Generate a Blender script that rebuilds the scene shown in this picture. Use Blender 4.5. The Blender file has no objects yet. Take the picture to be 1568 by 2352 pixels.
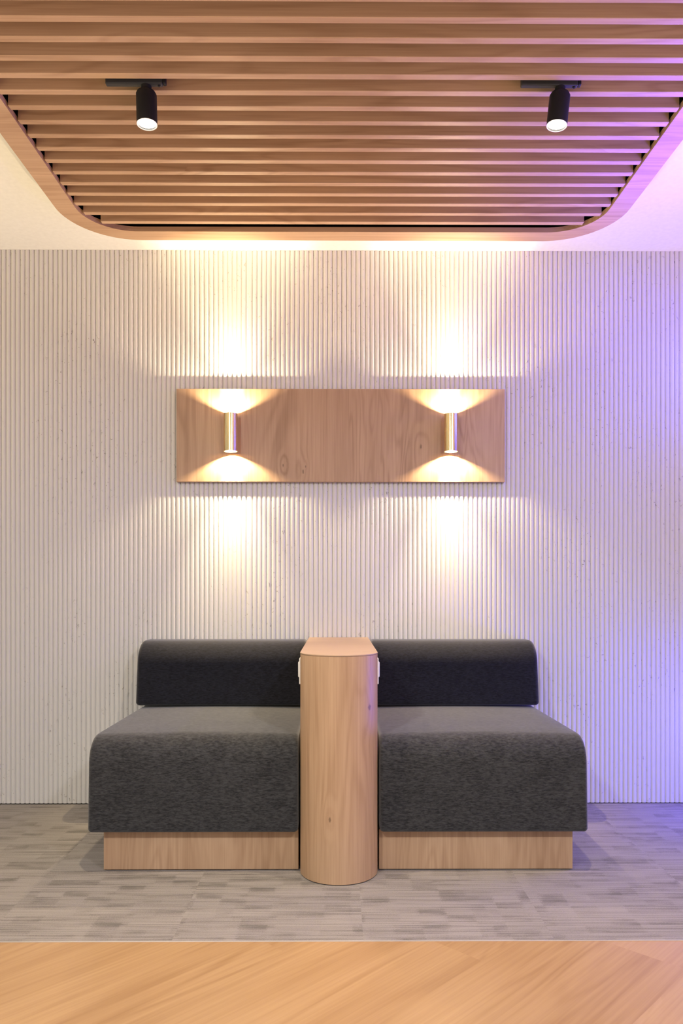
import bpy, bmesh, math, random
from mathutils import Vector, Matrix

random.seed(4)
S = bpy.context.scene
COL = S.collection
PI = math.pi

# ------------------------------------------------------------------ helpers
def link_obj(name, bm, mat, parent=None, smooth=40, loc=None):
    bm.normal_update()
    bmesh.ops.recalc_face_normals(bm, faces=bm.faces[:])
    me = bpy.data.meshes.new(name)
    if smooth:
        lim = math.radians(smooth)
        for f in bm.faces:
            f.smooth = True
        for e in bm.edges:
            if len(e.link_faces) == 2:
                e.smooth = e.calc_face_angle(0) < lim
            else:
                e.smooth = False
    bm.to_mesh(me)
    bm.free()
    if mat is not None:
        me.materials.append(mat)
    o = bpy.data.objects.new(name, me)
    COL.objects.link(o)
    if parent is not None:
        o.parent = parent
    if loc is not None:
        o.location = loc
    return o

def thing(name, label, cat, loc=(0, 0, 0), rot=(0, 0, 0), group=None):
    o = bpy.data.objects.new(name, None)
    COL.objects.link(o)
    o.empty_display_size = 0.1
    o.location = loc
    o.rotation_euler = rot
    o['label'] = label
    o['category'] = cat
    if group:
        o['group'] = group
    return o

def structure(o, label):
    o['kind'] = 'structure'
    o['label'] = label
    return o

def box(bm, x0, x1, y0, y1, z0, z1, bev=0.0, seg=2):
    r = bmesh.ops.create_cube(bm, size=1.0)
    vs = r['verts']
    for v in vs:
        v.co = Vector((x0 if v.co.x < 0 else x1, y0 if v.co.y < 0 else y1, z0 if v.co.z < 0 else z1))
    if bev > 0:
        es = list({e for v in vs for e in v.link_edges})
        bmesh.ops.bevel(bm, geom=es, offset=bev, segments=seg, profile=0.5, affect='EDGES')

def lathe(bm, prof, seg=48, cap0=True, cap1=True, cx=0, cy=0):
    """revolve (r, z) profile about z"""
    rings = []
    for r, z in prof:
        rings.append([bm.verts.new((cx + r * math.cos(2 * PI * k / seg), cy + r * math.sin(2 * PI * k / seg), z))
                      for k in range(seg)])
    for a, b in zip(rings, rings[1:]):
        for k in range(seg):
            k2 = (k + 1) % seg
            bm.faces.new((a[k], a[k2], b[k2], b[k]))
    if cap0:
        bm.faces.new(rings[0][::-1])
    if cap1:
        bm.faces.new(rings[-1])

def extrude_outline(bm, pts, z0, z1, bev=0.0):
    """solid from a closed plan outline, with a small eased top/bottom arris"""
    n = len(pts)
    cx = sum(p[0] for p in pts) / n
    cy = sum(p[1] for p in pts) / n
    def ring(z, ins):
        out = []
        for i in range(n):
            p, q, r = pts[i - 1], pts[i], pts[(i + 1) % n]
            d1 = Vector((q[0] - p[0], q[1] - p[1])).normalized()
            d2 = Vector((r[0] - q[0], r[1] - q[1])).normalized()
            nn = Vector((d1.y, -d1.x)) + Vector((d2.y, -d2.x))
            nn.normalize()
            if nn.dot(Vector((q[0] - cx, q[1] - cy))) < 0:
                nn = -nn
            out.append(bm.verts.new((q[0] - nn.x * ins, q[1] - nn.y * ins, z)))
        return out
    if bev > 0:
        rs = [ring(z0, bev), ring(z0 + bev, 0), ring(z1 - bev, 0), ring(z1, bev)]
    else:
        rs = [ring(z0, 0), ring(z1, 0)]
    for a, b in zip(rs, rs[1:]):
        for i in range(n):
            j = (i + 1) % n
            bm.faces.new((a[i], a[j], b[j], b[i]))
    bm.faces.new(rs[0][::-1])
    bm.faces.new(rs[-1])

def cushion(bm, x0, x1, y0, y1, z0, z1, radii, re, side_n=8, corner_n=8, xs=14, deform=None):
    """upholstered block: rounded (y,z) section lofted along x with rounded ends.
    radii: front-bottom, back-bottom, back-top, front-top (front = y0)"""
    def section(t):
        a0, a1, b0, b1 = y0 + t, y1 - t, z0 + t, z1 - t
        rr = [max(r - t, 0.004) for r in radii]
        cs = [(a0 + rr[0], b0 + rr[0], rr[0], PI, 1.5 * PI), (a1 - rr[1], b0 + rr[1], rr[1], 1.5 * PI, 2 * PI),
              (a1 - rr[2], b1 - rr[2], rr[2], 0, PI / 2), (a0 + rr[3], b1 - rr[3], rr[3], PI / 2, PI)]
        pts = []
        for i, (cy, cz, r, s, e) in enumerate(cs):
            for k in range(corner_n + 1):
                a = s + (e - s) * k / corner_n
                pts.append((cy + r * math.cos(a), cz + r * math.sin(a)))
            ny, nz, nr, ns, _ = cs[(i + 1) % 4]
            p = pts[-1]
            q = (ny + nr * math.cos(ns), nz + nr * math.sin(ns))
            for k in range(1, side_n):
                f = k / side_n
                pts.append((p[0] + (q[0] - p[0]) * f, p[1] + (q[1] - p[1]) * f))
        return pts
    st = []
    ne = 7
    for k in range(ne + 1):
        a = PI / 2 * k / ne
        st.append((x0 + re * (1 - math.sin(a)), re * (1 - math.cos(a))))
    st = st[::-1]
    # x0 end: from fully inset to none
    st = [(x0 + re * (1 - math.cos(PI / 2 * k / ne)), re * (1 - math.sin(PI / 2 * k / ne))) for k in range(ne + 1)]
    for k in range(1, xs):
        st.append((x0 + re + (x1 - x0 - 2 * re) * k / xs, 0.0))
    st += [(x1 - re * (1 - math.cos(PI / 2 * k / ne)), re * (1 - math.sin(PI / 2 * k / ne))) for k in range(ne, -1, -1)]
    rings = []
    for x, t in st:
        rings.append([bm.verts.new((x, y, z)) for y, z in section(t)])
    n = len(rings[0])
    for a, b in zip(rings, rings[1:]):
        for i in range(n):
            j = (i + 1) % n
            bm.faces.new((a[i], a[j], b[j], b[i]))
    bm.faces.new(rings[0][::-1])
    bm.faces.new(rings[-1])
    if deform:
        for v in bm.verts:
            v.co = deform(v.co.copy())

# ------------------------------------------------------------------ material toolkit
class NT:
    def __init__(self, name):
        self.m = bpy.data.materials.new(name)
        self.m.use_nodes = True
        self.t = self.m.node_tree
        self.t.nodes.clear()
        self.out = self.n('ShaderNodeOutputMaterial')
        self.b = self.n('ShaderNodeBsdfPrincipled')
        self.t.links.new(self.b.outputs[0], self.out.inputs[0])
        self.tc = self.n('ShaderNodeTexCoord')
    def n(self, typ, **kw):
        nd = self.t.nodes.new(typ)
        for k, v in kw.items():
            setattr(nd, k, v)
        return nd
    def l(self, a, b):
        self.t.links.new(a, b)
    def put(self, sock, v):
        if hasattr(v, 'links'):
            self.l(v, sock)
        else:
            sock.default_value = v
    def math(self, op, a, b=0.0, c=0.0, clamp=False):
        nd = self.n('ShaderNodeMath', operation=op, use_clamp=clamp)
        self.put(nd.inputs[0], a)
        self.put(nd.inputs[1], b)
        self.put(nd.inputs[2], c)
        return nd.outputs[0]
    def vmath(self, op, a, b=(0, 0, 0)):
        nd = self.n('ShaderNodeVectorMath', operation=op)
        self.put(nd.inputs[0], a)
        self.put(nd.inputs[1], b)
        return nd.outputs[0]
    def mapping(self, v, scale=(1, 1, 1), rot=(0, 0, 0), loc=(0, 0, 0)):
        nd = self.n('ShaderNodeMapping')
        self.l(v, nd.inputs['Vector'])
        nd.inputs['Location'].default_value = loc
        nd.inputs['Rotation'].default_value = rot
        nd.inputs['Scale'].default_value = scale
        return nd.outputs[0]
    def noise(self, v, scale, detail=2.0, rough=0.5, dist=0.0):
        nd = self.n('ShaderNodeTexNoise')
        self.l(v, nd.inputs['Vector'])
        nd.inputs['Scale'].default_value = scale
        nd.inputs['Detail'].default_value = detail
        nd.inputs['Roughness'].default_value = rough
        nd.inputs['Distortion'].default_value = dist
        return nd.outputs[0]
    def mapr(self, v, a, b, c=0.0, d=1.0, smooth=False):
        nd = self.n('ShaderNodeMapRange')
        if smooth:
            nd.interpolation_type = 'SMOOTHSTEP'
        self.put(nd.inputs[0], v)
        for i, x in enumerate((a, b, c, d)):
            nd.inputs[i + 1].default_value = x
        return nd.outputs[0]
    def mix(self, f, a, b, mode='MIX'):
        nd = self.n('ShaderNodeMix', data_type='RGBA', blend_type=mode)
        self.put(nd.inputs[0], f)
        self.put(nd.inputs[6], a if hasattr(a, 'links') else (*a, 1))
        self.put(nd.inputs[7], b if hasattr(b, 'links') else (*b, 1))
        return nd.outputs[2]
    def bump(self, h, strength, dist, base=None):
        nd = self.n('ShaderNodeBump')
        nd.inputs['Strength'].default_value = strength
        nd.inputs['Distance'].default_value = dist
        self.l(h, nd.inputs['Height'])
        if base is not None:
            self.l(base, nd.inputs['Normal'])
        return nd.outputs[0]
    def set(self, **kw):
        for k, v in kw.items():
            self.put(self.b.inputs[k.replace('_', ' ')], v)
        return self.m

def wood(name, grain='z', light=(0.60, 0.405, 0.258), dark=(0.36, 0.215, 0.122), scale=1.0, rough=0.42,
         seed=0.0, planks=None, boards=None, knot_at=(), ring=0.30, knots=True, spec=0.35):
    k = NT(name)
    v = k.tc.outputs['Object']
    rot = {'z': (0, 0, 0), 'x': (0, PI / 2, 0), 'diag': (0, 0, 0)}[grain]
    if grain == 'diag':
        v = k.mapping(v, rot=(0, 0, -PI / 4))
        v = k.mapping(v, rot=(0, PI / 2, 0), loc=(seed, seed * 1.7, seed * 0.6))
    else:
        v = k.mapping(v, rot=rot, loc=(seed, seed * 1.7, seed * 0.6))
    tone = None
    if planks:
        sp = k.n('ShaderNodeSeparateXYZ')
        k.l(v, sp.inputs[0])
        row = k.math('FLOOR', k.math('DIVIDE', sp.outputs['Y'], planks[0]))
        offs = k.math('MULTIPLY', row, 0.37)
        along = k.math('FLOOR', k.math('ADD', k.math('DIVIDE', sp.outputs['Z'], planks[1]), offs))
        cmb = k.n('ShaderNodeCombineXYZ')
        k.l(row, cmb.inputs[0])
        k.l(along, cmb.inputs[1])
        wn = k.n('ShaderNodeTexWhiteNoise', noise_dimensions='3D')
        k.l(cmb.outputs[0], wn.inputs['Vector'])
        tone = wn.outputs['Value']
        v = k.vmath('ADD', v, k.vmath('MULTIPLY', wn.outputs['Color'], (3.0, 3.0, 3.0)))
    if boards:
        sp = k.n('ShaderNodeSeparateXYZ')
        k.l(v, sp.inputs[0])
        wn = k.n('ShaderNodeTexWhiteNoise', noise_dimensions='1D')
        k.l(k.math('FLOOR', k.math('DIVIDE', sp.outputs['X'], boards)), wn.inputs['W'])
        tone = wn.outputs['Value']
        v = k.vmath('ADD', v, k.vmath('MULTIPLY', wn.outputs['Color'], (2.0, 2.0, 2.0)))
    q = k.mapping(v, scale=(scale, scale, scale * 0.10))
    qk = k.mapping(v, scale=(scale, scale, scale * 0.33))
    # knots: sparse cells
    vo = k.n('ShaderNodeTexVoronoi')
    k.l(qk, vo.inputs['Vector'])
    vo.inputs['Scale'].default_value = 5.5
    pick = k.n('ShaderNodeSeparateColor')
    k.l(vo.outputs['Color'], pick.inputs[0])
    some = k.math('GREATER_THAN', pick.outputs[0], 0.62)
    near = k.math('MULTIPLY', k.mapr(vo.outputs['Distance'], 0.0, 0.42, 1.0, 0.0, True), some)
    core = k.math('MULTIPLY', k.mapr(vo.outputs['Distance'], 0.015, 0.075, 1.0, 0.0, True), some)
    a = k.noise(q, 5.0, 3.0, 0.5, 0.6)
    if knots:
        a = k.math('ADD', a, k.math('MULTIPLY', near, 0.22))
    if knot_at:
        kcore = khalo = None
        wob = k.noise(k.tc.outputs['Object'], 120.0, 2.0)
        for kx, kz, kr in knot_at:
            dv = k.vmath('MULTIPLY', k.vmath('SUBTRACT', k.tc.outputs['Object'], (kx, 0, kz)), (1.0, 0.0, 0.42))
            ln = k.n('ShaderNodeVectorMath', operation='LENGTH')
            k.l(dv, ln.inputs[0])
            d = k.math('ADD', ln.outputs['Value'], k.math('MULTIPLY', k.math('SUBTRACT', wob, 0.5), kr * 0.9))
            c1 = k.mapr(d, kr * 0.25, kr, 1.0, 0.0, True)
            h1 = k.mapr(d, 0.0, kr * 9.0, 1.0, 0.0, True)
            kcore = c1 if kcore is None else k.math('MAXIMUM', kcore, c1)
            khalo = h1 if khalo is None else k.math('MAXIMUM', khalo, h1)
        a = k.math('ADD', a, k.math('MULTIPLY', khalo, 0.085))
    rings = k.math('SINE', k.math('MULTIPLY', a, 95.0))
    rings = k.math('POWER', k.mapr(rings, -1, 1, 0, 1), 2.2)
    rings = k.math('MULTIPLY', rings, k.mapr(k.noise(k.mapping(v, scale=(scale, scale, scale * 0.3)), 9.0, 2.0), 0.35, 0.65, 0.25, 1.3))
    fib = k.noise(k.mapping(v, scale=(scale, scale, scale * 0.02)), 190.0, 3.0, 0.6)
    fib = k.mapr(fib, 0.3, 0.72, 0, 1)
    broad = k.mapr(k.noise(k.mapping(v, scale=(scale, scale, scale * 0.16)), 7.5, 2.0), 0.3, 0.7, 0, 1)
    f = k.math('ADD', k.math('MULTIPLY', rings, ring * 1.15), k.math('MULTIPLY', fib, 0.34))
    f = k.math('ADD', f, k.math('MULTIPLY', broad, 0.40))
    if tone is not None:
        f = k.math('ADD', f, k.mapr(tone, 0, 1, -0.06, 0.06))
    c = k.mix(k.math('MULTIPLY', f, 1.0, clamp=True), light, dark)
    if knot_at:
        c = k.mix(k.math('MULTIPLY', kcore, 0.70, clamp=True), c, tuple(x * 0.36 for x in dark))
    if knots:
        c = k.mix(k.math('MULTIPLY', core, 0.62), c, tuple(x * 0.32 for x in dark))
    bp = k.bump(fib, 0.06, 0.001)
    return k.set(Base_Color=c, Roughness=rough, Specular_IOR_Level=spec, Normal=bp)

def plain(name, col, rough=0.5, metal=0.0, spec=0.5, emit=None, es=0.0):
    k = NT(name)
    # a trace of surface mottling
    n = k.noise(k.tc.outputs['Object'], 60.0, 2.0)
    c = k.mix(k.mapr(n, 0.3, 0.7, 0, 1), tuple(x * 0.95 for x in col), col)
    m = k.set(Base_Color=c, Roughness=rough, Metallic=metal, Specular_IOR_Level=spec)
    if emit:
        k.b.inputs['Emission Color'].default_value = (*emit, 1)
        k.b.inputs['Emission Strength'].default_value = es
    return m

def fabric(name, lo, hi, seed=0.0, sheen=0.38, contrast=(0.40, 0.61)):
    k = NT(name)
    v = k.mapping(k.tc.outputs['Object'], loc=(seed, seed, seed))
    # heathered yarn: short streaks, mostly level, some slanting
    s1 = k.noise(k.mapping(v, scale=(65, 70, 230), rot=(0, 0.10, 0)), 1.0, 3.0, 0.62, 0.5)
    s2 = k.noise(k.mapping(v, scale=(80, 90, 260), rot=(0, -0.42, 0)), 1.0, 2.0, 0.6, 0.3)
    s3 = k.noise(k.mapping(v, scale=(9, 9, 16)), 1.0, 2.0)
    s = k.math('ADD', k.math('MULTIPLY', s1, 0.55), k.math('MULTIPLY', s2, 0.33))
    s = k.math('ADD', s, k.math('MULTIPLY', s3, 0.12))
    f = k.mapr(s, contrast[0], contrast[1], 0, 1)
    c = k.mix(f, lo, hi)
    weave = k.noise(k.mapping(v, scale=(600, 600, 900)), 1.0, 1.0)
    h = k.math('ADD', k.math('MULTIPLY', s, 0.8), k.math('MULTIPLY', weave, 0.4))
    bp = k.bump(h, 0.45, 0.0015)
    m = k.set(Base_Color=c, Roughness=0.95, Specular_IOR_Level=0.12, Normal=bp)
    k.b.inputs['Sheen Weight'].default_value = sheen
    k.b.inputs['Sheen Roughness'].default_value = 0.5
    return m

def carpet_mat():
    k = NT('carpet_pile')
    v = k.tc.outputs['Object']
    # half metre tiles, each with its own offset
    sp = k.n('ShaderNodeSeparateXYZ')
    k.l(v, sp.inputs[0])
    tx = k.math('FLOOR', k.math('DIVIDE', k.math('SUBTRACT', sp.outputs['X'], 0.068), 0.5))
    ty = k.math('FLOOR', k.math('DIVIDE', k.math('ADD', sp.outputs['Y'], 1.249), 0.5))
    cm = k.n('ShaderNodeCombineXYZ')
    k.l(tx, cm.inputs[0])
    k.l(ty, cm.inputs[1])
    wn = k.n('ShaderNodeTexWhiteNoise', noise_dimensions='3D')
    k.l(cm.outputs[0], wn.inputs['Vector'])
    v2 = k.vmath('ADD', v, k.vmath('MULTIPLY', wn.outputs['Color'], (5.0, 0.03, 0.0)))
    # blocky darker dashes
    wob = k.noise(k.mapping(v2, scale=(120, 240, 1)), 1.0, 2.0, 0.7)
    cmw = k.n('ShaderNodeCombineXYZ')
    k.l(k.math('MULTIPLY', wob, 0.045), cmw.inputs[0])
    k.l(k.math('MULTIPLY', wob, 0.014), cmw.inputs[1])
    v3 = k.vmath('ADD', v2, cmw.outputs[0])
    def cells(sx, sy, thr, w):
        fl = k.vmath('FLOOR', k.mapping(v3, scale=(sx, sy, 0)))
        w1 = k.n('ShaderNodeTexWhiteNoise', noise_dimensions='3D')
        k.l(fl, w1.inputs['Vector'])
        return k.math('MULTIPLY', k.mapr(w1.outputs['Value'], thr, 1.0, 0, 1), w)
    f = k.math('ADD', cells(13, 23, 0.52, 0.62), cells(8, 40, 0.50, 0.45))
    soft = k.mapr(k.noise(k.mapping(v2, scale=(9, 30, 1)), 1.0, 2.0), 0.35, 0.7, 0, 1)
    f = k.math('MULTIPLY', f, k.math('ADD', soft, 0.25))
    lines = k.mapr(k.noise(k.mapping(v2, scale=(2.5, 190, 1)), 1.0, 2.0, 0.6), 0.46, 0.66, 0, 1)
    pile = k.noise(k.mapping(v2, scale=(260, 420, 1)), 1.0, 2.0, 0.7)
    f = k.math('ADD', f, k.math('MULTIPLY', lines, 0.85))
    f = k.math('ADD', f, k.math('MULTIPLY', k.mapr(pile, 0.35, 0.7, -0.5, 0.6), 0.6))
    c = k.mix(k.math('MULTIPLY', f, 0.75, clamp=True), (0.345, 0.32, 0.30), (0.165, 0.152, 0.141))
    h = k.math('ADD', k.math('MULTIPLY', pile, 1.0), k.math('MULTIPLY', lines, -0.6))
    bp = k.bump(h, 0.6, 0.003)
    return k.set(Base_Color=c, Roughness=0.98, Specular_IOR_Level=0.08, Normal=bp)

def fluted_plaster():
    k = NT('fluted_plaster')
    v = k.tc.outputs['Object']
    # small blow holes and chips, denser in some patches
    vo = k.n('ShaderNodeTexVoronoi')
    wn = k.n('ShaderNodeTexNoise')
    k.l(k.mapping(v, scale=(150, 150, 110)), wn.inputs['Vector'])
    wn.inputs['Scale'].default_value = 1.0
    wn.inputs['Detail'].default_value = 2.0
    k.l(k.vmath('ADD', k.mapping(v, scale=(58, 58, 38)), k.vmath('MULTIPLY', wn.outputs['Color'], (0.45, 0.45, 0.45))), vo.inputs['Vector'])
    vo.inputs['Scale'].default_value = 1.0
    vo.inputs['Randomness'].default_value = 1.0
    sc = k.n('ShaderNodeSeparateColor')
    k.l(vo.outputs['Color'], sc.inputs[0])
    pick = k.math('GREATER_THAN', sc.outputs[0], 0.60)
    rad = k.mapr(sc.outputs[1], 0, 1, 0.04, 0.15)
    pit = k.math('MULTIPLY', k.math('LESS_THAN', vo.outputs['Distance'], rad), pick)
    patch = k.mapr(k.noise(k.mapping(v, scale=(3.2, 3.2, 1.6)), 1.0, 3.0, 0.6), 0.44, 0.62, 0, 1)
    chips = k.mapr(k.noise(k.mapping(v, scale=(95, 95, 70)), 1.0, 3.0, 0.6, 1.0), 0.655, 0.70, 0, 1)
    chips = k.math('MULTIPLY', chips, patch)
    hole = k.math('MAXIMUM', k.math('MULTIPLY', pit, k.math('ADD', k.math('MULTIPLY', patch, 0.7), 0.3)), chips)
    fine = k.noise(v, 220.0, 2.0)
    h = k.math('SUBTRACT', k.math('MULTIPLY', fine, 0.06), hole)
    c = k.mix(k.math('MULTIPLY', hole, 0.9), (0.745, 0.73, 0.715), (0.30, 0.265, 0.235))
    bp = k.bump(h, 0.7, 0.003)
    return k.set(Base_Color=c, Roughness=0.62, Specular_IOR_Level=0.25, Normal=bp)

def brass_mat():
    k = NT('brushed_brass')
    n = k.noise(k.mapping(k.tc.outputs['Object'], scale=(420, 420, 6)), 1.0, 2.0)
    c = k.mix(k.mapr(n, 0.3, 0.7, 0, 1), (0.80, 0.62, 0.32), (0.90, 0.72, 0.42))
    r = k.mapr(n, 0.3, 0.7, 0.20, 0.32)
    return k.set(Base_Color=c, Roughness=r, Metallic=1.0)

M = {}
M['wall'] = fluted_plaster()
M['ceil'] = plain('ceiling_paint', (0.82, 0.815, 0.795), 0.8, spec=0.2)
M['slat'] = wood('slat_oak', 'x', scale=1.0, seed=3.1, ring=0.25)
M['frame'] = wood('frame_oak', 'x', scale=1.0, seed=7.4, ring=0.25, knots=False)
M['panel'] = wood('panel_oak', 'z', scale=1.0, seed=1.3, ring=0.27, boards=0.445, knots=False, knot_at=((-0.160, -0.155, 0.0052), (0.340, -0.047, 0.006), (-0.245, -0.128, 0.004), (-0.150, -0.132, 0.003)))
M['console'] = wood('console_oak', 'z', scale=1.0, seed=5.2, ring=0.19, knots=False, knot_at=((0.096, 0.546, 0.0062), (-0.0285, 0.204, 0.0048)))
M['ctop'] = wood('console_top_oak', 'x', light=(0.43, 0.30, 0.21), dark=(0.345, 0.228, 0.148), scale=1.0, seed=9.2, ring=0.2, knots=False)
M['plinth'] = wood('plinth_oak', 'z', scale=1.0, seed=2.6, ring=0.2)
M['floor'] = wood('laminate_oak', 'diag', light=(0.52, 0.335, 0.165), dark=(0.32, 0.175, 0.072), scale=0.62, seed=4.4,
                  planks=(0.19, 1.2), ring=0.22, rough=0.36, spec=0.4)
M['carpet'] = carpet_mat()
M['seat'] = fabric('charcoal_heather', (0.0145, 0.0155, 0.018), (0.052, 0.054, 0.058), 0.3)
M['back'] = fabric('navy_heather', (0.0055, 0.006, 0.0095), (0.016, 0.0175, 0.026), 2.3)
M['black'] = plain('black_metal', (0.012, 0.012, 0.014), 0.55, spec=0.3)
M['void'] = plain('black_backing', (0.006, 0.006, 0.006), 0.9, spec=0.05)
M['dgrey'] = plain('dark_grey_plastic', (0.040, 0.040, 0.043), 0.5, spec=0.3)
M['brass'] = brass_mat()
M['white'] = plain('white_plastic', (0.82, 0.81, 0.80), 0.35)
M['lens'] = plain('lit_lens', (0.9, 0.88, 0.84), 0.4, emit=(1.0, 0.90, 0.76), es=14.0)
M['rim'] = plain('lamp_rim', (0.75, 0.73, 0.68), 0.25, emit=(1.0, 0.88, 0.70), es=0.35)
M['strip'] = plain('pale_metal_strip', (0.55, 0.52, 0.49), 0.5)

# ------------------------------------------------------------------ key sizes (metres)
H = 2.369          # ceiling
D = 3.2            # camera to wall
HC = 0.914         # camera height
YC = -1.249        # carpet edge
SLAT_Z = 2.284     # underside of slats

# ------------------------------------------------------------------ setting
# fluted wall: convex ribs on 20 mm centres, crest at y = 0
bm = bmesh.new()
edges_x = []
x = -2.8418
while x < 2.84:
    w = 0.0265 if abs(x + 0.398) < 0.010 else 0.0201
    edges_x.append((x, w))
    x += w
cols = []
DEP, NS = 0.0070, 12
for x0, w in edges_x:
    g = 0.0011
    cols.append((x0, DEP))
    for i in range(NS + 1):
        u = -1 + 2 * i / NS
        y = DEP * (1 - max(0.0, 1 - abs(0.99 * u) ** 2.7) ** (1 / 2.7))
        cols.append((x0 + g + (w - 2 * g) * (i / NS), y))
    cols.append((x0 + w, DEP))
vb = [bm.verts.new((cx, cy, 0.004)) for cx, cy in cols]
vt = [bm.verts.new((cx, cy, H)) for cx, cy in cols]
for i in range(len(cols) - 1):
    if abs(cols[i][0] - cols[i + 1][0]) > 1e-6:
        bm.faces.new((vb[i], vb[i + 1], vt[i + 1], vt[i]))
bmesh.ops.remove_doubles(bm, verts=bm.verts[:], dist=1e-5)
# body of the wall behind the ribs
vs = bm.verts
box(bm, -2.84, 2.84, DEP + 0.001, 0.12, 0.004, H)
structure(link_obj('wall_back', bm, M['wall'], smooth=50), 'white fluted plaster wall behind the bench')

bm = bmesh.new()
box(bm, -2.9, 2.9, -2.95, 0.12, H, H + 0.08)
structure(link_obj('ceiling', bm, M['ceil'], smooth=0), 'plain white ceiling around the slatted panel')

bm = bmesh.new()
box(bm, -2.9, 2.9, -2.45, YC - 0.003, -0.06, 0.0)
structure(link_obj('floor', bm, M['floor'], smooth=0), 'light oak laminate floor laid diagonally')

bm = bmesh.new()
box(bm, -2.9, 2.9, YC, 0.12, -0.06, 0.0)
structure(link_obj('floor_carpet', bm, M['carpet'], smooth=0), 'taupe grey carpet tiles under the bench')

bm = bmesh.new()
box(bm, -2.9, 2.9, YC - 0.0045, YC - 0.0012, -0.02, 0.0010)
structure(link_obj('trim_1', bm, M['strip'], smooth=0), 'thin pale strip between carpet and laminate')

# ------------------------------------------------------------------ slatted ceiling panel
CX = 0.020
panel = thing('ceiling_slat_panel', 'wooden slatted ceiling panel with a rounded light oak frame', 'ceiling panel', (CX, -1.9, SLAT_Z))
YB, YF = -0.276, -2.80                     # outer back and front edges
HW, FW, RO = 1.0275, 0.0715, 0.249
def rr_outline(hw, yb, yf, r, n=18):
    pts = []
    for cx, cy, s in ((hw - r, yb - r, 0), (-hw + r, yb - r, PI / 2), (-hw + r, yf + r, PI), (hw - r, yf + r, 1.5 * PI)):
        for k in range(n + 1):
            a = s + PI / 2 * k / n
            pts.append((cx + r * math.cos(a), cy + r * math.sin(a)))
    return pts
def ring_solid(bm, ins_o, ins_i, z0, z1):
    o = rr_outline(HW - ins_o, YB - ins_o, YF + ins_o, RO - ins_o)
    i = rr_outline(HW - ins_i, YB - ins_i, YF + ins_i, RO - ins_i)
    n = len(o)
    oy = -1.9
    def mk(p, z):
        return [bm.verts.new((a, b - oy, z - SLAT_Z)) for a, b in p]
    o0, o1, i0, i1 = mk(o, z0), mk(o, z1), mk(i, z0), mk(i, z1)
    for k in range(n):
        j = (k + 1) % n
        bm.faces.new((o0[k], o0[j], o1[j], o1[k]))
        bm.faces.new((i0[j], i0[k], i1[k], i1[j]))
        bm.faces.new((o0[j], o0[k], i0[k], i0[j]))
        bm.faces.new((o1[k], o1[j], i1[j], i1[k]))
FZ = SLAT_Z - 0.003
bm = bmesh.new()
ring_solid(bm, 0.0, FW, FZ, FZ + 0.0185)
ring_solid(bm, 0.0, 0.012, FZ + 0.0186, H - 0.001)
link_obj('frame', bm, M['frame'], panel, smooth=30)
bm = bmesh.new()
ring_solid(bm, 0.0125, 0.016, FZ + 0.019, H - 0.012)
pts = rr_outline(HW - 0.0165, YB - 0.0165, YF + 0.0165, RO - 0.0165)
f0 = [bm.verts.new((a, b + 1.9, H - 0.012 - SLAT_Z)) for a, b in pts]
f1 = [bm.verts.new((a, b + 1.9, H - 0.002 - SLAT_Z)) for a, b in pts]
for k in range(len(pts)):
    j = (k + 1) % len(pts)
    bm.faces.new((f0[k], f0[j], f1[j], f1[k]))
bm.faces.new(f0[::-1])
bm.faces.new(f1)
link_obj('backing', bm, M['void'], panel, smooth=0)
# slats
HWI, YBI, YFI, RI = HW - FW, YB - FW, YF + FW, RO - FW
def half_at(y):
    d = min(YBI - y, y - YFI)
    if d >= RI:
        return HWI
    return HWI - RI + math.sqrt(max(0, RI ** 2 - (RI - d) ** 2))
PITCH, SW = 0.0662, 0.0204
bm = bmesh.new()
y1 = -0.399
while y1 - SW > YFI + 0.04:
    yb, yf = y1, y1 - SW
    hw = min(half_at(yb), half_at(yf)) - 0.005
    sub = bmesh.new()
    box(sub, -hw, hw, yf + 1.9, yb + 1.9, 0.0, 0.070, bev=0.0012, seg=1)
    tmp = bpy.data.meshes.new('tmp')
    sub.to_mesh(tmp)
    sub.free()
    bm.from_mesh(tmp)
    bpy.data.meshes.remove(tmp)
    y1 -= PITCH
link_obj('slat_panel', bm, M['slat'], panel, smooth=0)

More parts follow.
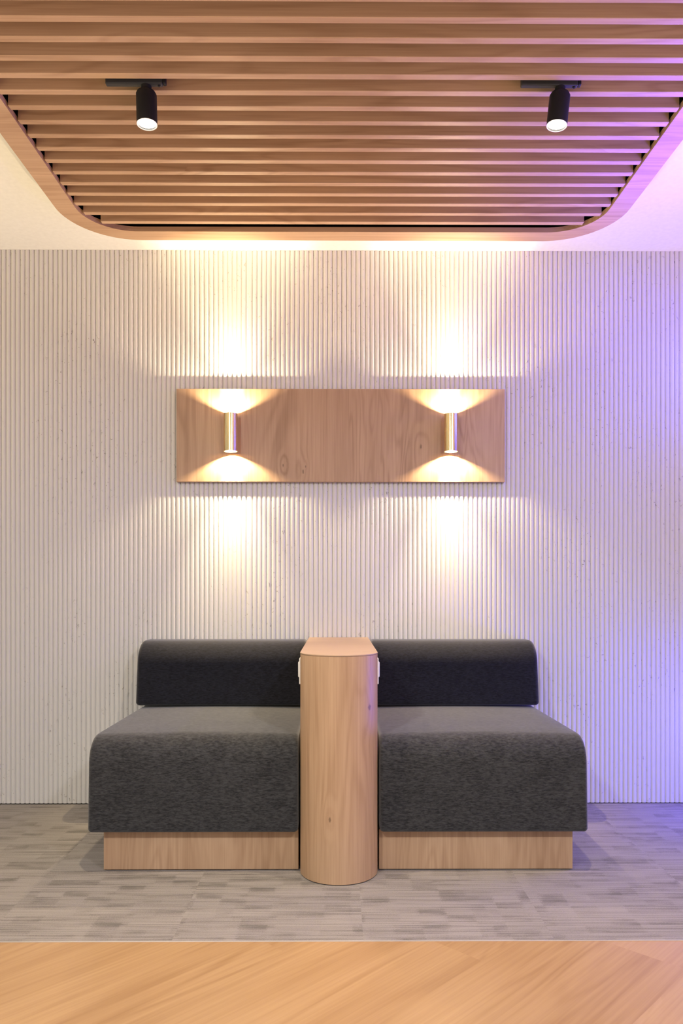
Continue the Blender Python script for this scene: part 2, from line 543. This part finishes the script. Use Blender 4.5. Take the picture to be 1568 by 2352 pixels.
# ------------------------------------------------------------------ track spotlights
def spotlight(x, label, tilt):
    y = -1.1705
    t = thing('track_spotlight', label, 'spotlight', (x, y, 2.276), group='track spotlights under the slats')
    # adapter box lying in the gap between two slats
    bm = bmesh.new()
    box(bm, -0.108, 0.046, -0.012, 0.003, 0.003, 0.055, bev=0.003)
    ad = link_obj('adapter', bm, M['dgrey'], t, smooth=0)
    bm = bmesh.new()
    box(bm, 0.046, 0.055, -0.012, 0.004, 0.005, 0.050, bev=0.003)
    link_obj('end_cap', bm, M['black'], ad, smooth=0)
    bm = bmesh.new()
    lathe(bm, [(0.0025, -0.0005), (0.0035, 0.0018), (0.0035, 0.004)], 16, cx=0.036, cy=-0.005)
    link_obj('screw', bm, M['black'], ad)
    bm = bmesh.new()
    lathe(bm, [(0.014, 0.0035), (0.014, -0.010), (0.009, -0.012), (0.009, -0.024)], 24)
    link_obj('stem', bm, M['black'], t)
    piv = Matrix.Translation((0, 0, -0.012)) @ Matrix.Rotation(tilt, 4, 'Y') @ Matrix.Translation((0, 0, 0.012))
    R0 = 0.0275
    top, bot = -0.012, -0.099
    bm = bmesh.new()
    prof = [(0.010, top), (R0 - 0.007, top), (R0 - 0.003, top - 0.002), (R0, top - 0.008), (R0, bot), (R0 - 0.0018, bot),
            (R0 - 0.0018, bot + 0.020), (0.004, bot + 0.022)]
    lathe(bm, prof, 56)
    bm.transform(piv)
    body = link_obj('housing', bm, M['black'], t)
    bm = bmesh.new()
    lathe(bm, [(R0 - 0.002, bot - 0.0008), (R0 - 0.0002, bot - 0.0012), (R0 - 0.0002, bot - 0.0002), (R0 - 0.002, bot - 0.0002)], 56,
          cap0=False, cap1=False)
    bm.transform(piv)
    link_obj('lens_ring', bm, M['rim'], body)
    bm = bmesh.new()
    lathe(bm, [(0.0008, bot + 0.010), (0.016, bot + 0.009), (R0 - 0.003, bot + 0.004), (R0 - 0.003, bot + 0.012), (0.0008, bot + 0.014)], 56)
    bm.transform(piv)
    ln = link_obj('lens', bm, M['lens'], body)
    ln['label'] = 'glowing white lens'
    ld = bpy.data.lights.new('spot_beam', 'SPOT')
    ld.energy = E_SPOT
    ld.color = (1.0, 0.80, 0.52)
    ld.spot_size = math.radians(80)
    ld.spot_blend = 0.95
    ld.shadow_soft_size = 0.018
    lo = bpy.data.objects.new('spot_beam', ld)
    COL.objects.link(lo)
    p = piv @ Vector((0, 0, bot - 0.004))
    lo.location = Vector((x, y, 2.276)) + p
    lo.rotation_euler = (0, tilt, 0)
    return t
E_SPOT = 54.0
E_BOUNCE = 110.0
spotlight(-0.5175, 'black cylinder spotlight hanging straight under the slats on the left', math.radians(-1.4))
spotlight(0.605, 'black cylinder spotlight tilted sideways under the slats on the right', math.radians(6.0))

# ------------------------------------------------------------------ oak wall panel and brass sconces
PF = -0.021
wp = bmesh.new()
box(wp, -0.698, 0.698, -0.009, 0.009, -0.1975, 0.1975, bev=0.0012, seg=1)
wpo = link_obj('wall_panel', wp, M['panel'], None, smooth=0, loc=(0.0148, PF + 0.009, 1.5725))
wpo['label'] = 'long rectangular oak board mounted on the fluted wall'
wpo['category'] = 'wall panel'

TD = 0.045
def sconce(x, label):
    zc = 1.5745
    t = thing('wall_sconce', label, 'wall lamp', (x, PF - TD, zc), group='brass wall lamps on the oak panel')
    hl, R0, R1 = 0.0790, 0.0285, 0.0268
    rec = 0.0165
    bm = bmesh.new()
    prof = [(R1, hl - rec - 0.004), (R1, hl), (R0, hl), (R0, -hl), (R1, -hl), (R1, -hl + rec + 0.004)]
    lathe(bm, prof, 64, True, True)
    link_obj('tube', bm, M['brass'], t)
    bm = bmesh.new()
    lathe(bm, [(0.011, 0.0), (0.011, TD - R0 + 0.006)], 24)
    bm.transform(Matrix.Rotation(-PI / 2, 4, 'X'))
    bm.transform(Matrix.Translation((0, R0 - 0.0055, 0)))
    link_obj('wall_mount', bm, M['brass'], t)
    for s in (1, -1):
        bm = bmesh.new()
        lathe(bm, [(0.0245, 0.0), (0.0245, 0.002), (0.012, 0.0035), (0.001, 0.0035)], 40)
        if s < 0:
            bm.transform(Matrix.Rotation(PI, 4, 'X'))
        bm.transform(Matrix.Translation((0, 0, s * (hl - rec - 0.006))))
        ln = link_obj('lamp_lens', bm, M['lens'], t)
        ln['label'] = 'glowing warm lamp inside the tube end'
        for nm, e, ang, bl, rad in (('sconce_flood', E_FLOOD, 160, 0.25, 0.004), ('sconce_beam', E_BEAM, 60, 1.0, 0.004)):
            ld = bpy.data.lights.new(nm, 'SPOT')
            ld.energy = e
            ld.color = (1.0, 0.785, 0.46)
            ld.spot_size = math.radians(ang)
            ld.spot_blend = bl
            ld.shadow_soft_size = rad
            lo = bpy.data.objects.new(nm, ld)
            COL.objects.link(lo)
            lo.location = (x, PF - TD, zc + s * (hl - rec))
            lo.rotation_euler = (PI if s > 0 else 0, 0, 0)
E_FLOOD, E_BEAM = 12.0, 44.0
sconce(-0.4465, 'left brushed brass tube wall lamp on the oak panel')
sconce(0.4765, 'right brushed brass tube wall lamp on the oak panel')

# ------------------------------------------------------------------ benches
def bench(side, label):
    if side < 0:
        px0, px1, sx0, sx1, bx0, bx1 = -0.762, -0.127, -0.8005, -0.1265, -0.8135, -0.1245
    else:
        px0, px1, sx0, sx1, bx0, bx1 = 0.136, 0.770, 0.1365, 0.8065, 0.1345, 0.8165
    cx = (px0 + px1) / 2
    t = thing('bench', label, 'bench', (cx, -0.4, 0), group='grey upholstered benches either side of the console')
    mid = (sx0 + sx1) / 2
    def loc(bm):
        bm.transform(Matrix.Translation((-cx, 0.4, 0)))
    bm = bmesh.new()
    box(bm, px0, px1, -0.756, -0.010, 0.0025, 0.1335, bev=0.0012, seg=1)
    loc(bm)
    link_obj('plinth', bm, M['plinth'], t, smooth=0)
    # seat: heavy block with a soft front edge
    def dseat(c):
        u = (c.x - sx0) / (sx1 - sx0)
        w = (c.y + 0.793) / 0.783
        k = max(0.0, min(1.0, (c.z - 0.132) / 0.31))
        crown = 0.006 * (1 - (2 * u - 1) ** 2)
        c.z += k * (crown - 0.002)
        out = -1 if side < 0 else 1
        uo = u if side > 0 else 1 - u
        c.x += out * 0.004 * (1 - k) * uo
        # front face: faint bow
        if w < 0.2:
            c.y -= 0.004 * math.sin(PI * k) * (1 - (2 * u - 1) ** 2)
        return c
    bm = bmesh.new()
    cushion(bm, sx0, sx1, -0.793, -0.010, 0.1335, 0.442, (0.012, 0.015, 0.02, 0.082), 0.014, deform=dseat)
    loc(bm)
    link_obj('seat', bm, M['seat'], t, smooth=60)
    def dback(c):
        k = (c.z - 0.446) / 0.26
        c.y += (0.018 * k) * max(0.0, min(1.0, (-c.y) / 0.19))
        u = (c.x - bx0) / (bx1 - bx0)
        uo = u if side > 0 else 1 - u
        c.x -= (1 if side > 0 else -1) * 0.006 * k * uo
        return c
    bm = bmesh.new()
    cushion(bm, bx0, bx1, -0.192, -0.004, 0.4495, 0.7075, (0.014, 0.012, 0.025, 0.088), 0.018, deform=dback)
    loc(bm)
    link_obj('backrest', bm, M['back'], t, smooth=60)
bench(-1, 'dark grey upholstered bench on oak plinth, left of the oak console')
bench(1, 'dark grey upholstered bench on oak plinth, right of the oak console')

# ------------------------------------------------------------------ round-fronted console
KX, KR, KS = 0.005, 0.1255, -0.763
con = thing('console', 'tall narrow oak console with a rounded front, standing between two benches', 'console', (KX, -0.45, 0))
def con_outline(r):
    pts = [(r, -0.001), (-r, -0.001)]
    n = 48
    for k in range(n + 1):
        a = PI + PI * k / n
        pts.append((r * math.cos(a), KS + r * math.sin(a)))
    return [(a, b + 0.45) for a, b in pts]
bm = bmesh.new()
extrude_outline(bm, con_outline(KR), 0.003, 0.7085)
link_obj('body', bm, M['console'], con, smooth=30)
bm = bmesh.new()
extrude_outline(bm, con_outline(KR + 0.0006), 0.7088, 0.7135, bev=0.0010)
link_obj('top', bm, M['ctop'], con, smooth=30)
for s in (-1, 1):
    y0, y1 = -0.700, -0.614
    bm = bmesh.new()
    box(bm, KR if s > 0 else -KR - 0.0075, KR + 0.0075 if s > 0 else -KR, y0 + 0.45, y1 + 0.45, 0.600, 0.686, bev=0.0022)
    pl = link_obj('socket_plate', bm, M['white'], con, smooth=0)
    pl['label'] = 'white power socket plate on the %s side' % ('left' if s < 0 else 'right')
    bm = bmesh.new()
    box(bm, KR + 0.006 if s > 0 else -KR - 0.0118, KR + 0.0118 if s > 0 else -KR - 0.006, y0 + 0.468, y1 + 0.432, 0.621, 0.673, bev=0.0035, seg=3)
    link_obj('socket_module', bm, M['white'], pl, smooth=40)

# ------------------------------------------------------------------ lights
def area(name, loc, target, sx, sy, energy, col, spread=180):
    ld = bpy.data.lights.new(name, 'AREA')
    ld.shape = 'RECTANGLE'
    ld.size, ld.size_y = sx, sy
    ld.energy = energy
    ld.color = col
    ld.spread = math.radians(spread)
    lo = bpy.data.objects.new(name, ld)
    COL.objects.link(lo)
    lo.location = loc
    d = Vector(target) - Vector(loc)
    lo.rotation_euler = d.to_track_quat('-Z', 'Z').to_euler()
    return lo
# the room's downlights behind the photographer
area('room_downlight', (-0.95, -3.05, 2.2), (-0.4, -0.6, 0.1), 0.12, 0.12, 5.2, (1.0, 0.99, 0.97), 88)
area('room_downlight', (1.05, -3.05, 2.2), (0.5, -0.6, 0.1), 0.12, 0.12, 5.2, (1.0, 0.99, 0.97), 88)
# blue-violet light strip standing in the corner on the right
area('violet_strip', (1.70, -0.34, 1.90), (0.0, -0.60, 1.85), 0.05, 0.85, 6.5, (0.03, 0.05, 1.0))
area('violet_strip', (1.74, -0.30, 0.40), (0.0, -0.60, 0.05), 0.05, 0.5, 8, (0.04, 0.04, 1.0))
area('violet_fill', (1.45, -0.98, 1.60), (1.10, -1.02, 2.28), 0.25, 0.8, 12, (0.12, 0.06, 1.0), 78)  # unseen lamp added to throw violet up onto the frame and slats
# two unseen lamps added so the laminate bounces light up to the slats
for xx in (-0.8, 0.8):
    ld = bpy.data.lights.new('floor_bounce_fill', 'SPOT')
    ld.energy = E_BOUNCE
    ld.color = (1.0, 0.94, 0.76)
    ld.spot_size = math.radians(32)
    ld.spot_blend = 0.6
    ld.shadow_soft_size = 0.03
    lo = bpy.data.objects.new('floor_bounce_fill', ld)
    COL.objects.link(lo)
    lo.location = (xx, -2.2, 2.2)

# the rest of the room, as seen by direction
WORLD_E = 0.62
WORLD_SIDE = [(0.0, (1.02, 1.0, 0.85)), (0.33, (0.60, 0.54, 0.42)), (0.37, (0.92, 0.97, 0.88)), (0.67, (0.95, 0.98, 0.92)),
              (0.70, (0.95, 0.60, 0.92)), (0.80, (0.95, 0.62, 0.86)), (0.85, (0.50, 0.42, 0.55)), (1.0, (0.62, 0.42, 1.55))]
WORLD_TALL = [(0.0, (8.0, 6.9, 4.9)), (0.19, (5.6, 4.9, 3.5)), (0.28, (1.3, 1.15, 0.9)), (0.45, (0.70, 0.66, 0.58)), (0.52, (0.72, 0.72, 0.72)), (1.0, (0.95, 0.95, 0.95))]

W = bpy.data.worlds.new('room')
S.world = W
W.use_nodes = True
nt = W.node_tree
nt.nodes.clear()
wo = nt.nodes.new('ShaderNodeOutputWorld')
bg = nt.nodes.new('ShaderNodeBackground')
nt.links.new(bg.outputs[0], wo.inputs[0])
tc = nt.nodes.new('ShaderNodeTexCoord')
sx = nt.nodes.new('ShaderNodeSeparateXYZ')
nt.links.new(tc.outputs['Generated'], sx.inputs[0])
def mapr(sock, a, b, c=0.0, d=1.0):
    m = nt.nodes.new('ShaderNodeMapRange')
    nt.links.new(sock, m.inputs[0])
    for q, v in enumerate((a, b, c, d)):
        m.inputs[q + 1].default_value = v
    return m.outputs[0]
def ramp(sock, stops):
    n = nt.nodes.new('ShaderNodeValToRGB')
    nt.links.new(sock, n.inputs[0])
    el = n.color_ramp.elements
    el[0].position, el[0].color = stops[0][0], (*stops[0][1], 1)
    el[1].position, el[1].color = stops[-1][0], (*stops[-1][1], 1)
    for p, c in stops[1:-1]:
        e = el.new(p)
        e.color = (*c, 1)
    return n.outputs[0]
# sideways: warm left, pale then pink bands added for brass reflections, violet right
side = ramp(mapr(sx.outputs['X'], -1, 1), WORLD_SIDE)
# height: floor-coloured glow below, boosted to brighten slat undersides, white ceiling above
tall = ramp(mapr(sx.outputs['Z'], -1, 1), WORLD_TALL)
mul = nt.nodes.new('ShaderNodeMix')
mul.data_type = 'RGBA'
mul.blend_type = 'MULTIPLY'
mul.inputs[0].default_value = 1.0
nt.links.new(side, mul.inputs[6])
nt.links.new(tall, mul.inputs[7])
# low glow shifted to both sides, added to lift slat undersides, not fronts
absx = nt.nodes.new('ShaderNodeMath')
absx.operation = 'ABSOLUTE'
nt.links.new(sx.outputs['X'], absx.inputs[0])
flank = mapr(absx.outputs[0], 0.18, 0.75, 0.12, 1.85)
low = mapr(sx.outputs['Z'], -0.30, -0.02, 1.0, 0.0)
keep = nt.nodes.new('ShaderNodeMix')
keep.data_type = 'FLOAT'
keep.inputs[2].default_value = 1.0
nt.links.new(low, keep.inputs[0])
nt.links.new(flank, keep.inputs[3])
mul2 = nt.nodes.new('ShaderNodeVectorMath')
mul2.operation = 'SCALE'
nt.links.new(mul.outputs[2], mul2.inputs[0])
nt.links.new(keep.outputs[0], mul2.inputs['Scale'])
nt.links.new(mul2.outputs[0], bg.inputs[0])
bg.inputs[1].default_value = WORLD_E

# ------------------------------------------------------------------ camera
cd = bpy.data.cameras.new('camera')
cam = bpy.data.objects.new('camera', cd)
COL.objects.link(cam)
cd.sensor_fit = 'AUTO'
cd.sensor_width = 36.0
cd.lens = 1718.0 / 2352.0 * 36.0
cd.shift_y = (1356.0 - 1176.0) / 2352.0
cam.location = (0, -D, HC)
cam.rotation_euler = (PI / 2, 0, -0.0055)
cd.clip_start = 0.05
S.camera = cam

S.view_settings.view_transform = 'Standard'
S.view_settings.look = 'None'
S.view_settings.gamma = 1.0
S.view_settings.use_curve_mapping = False
S.view_settings.exposure = 0.30
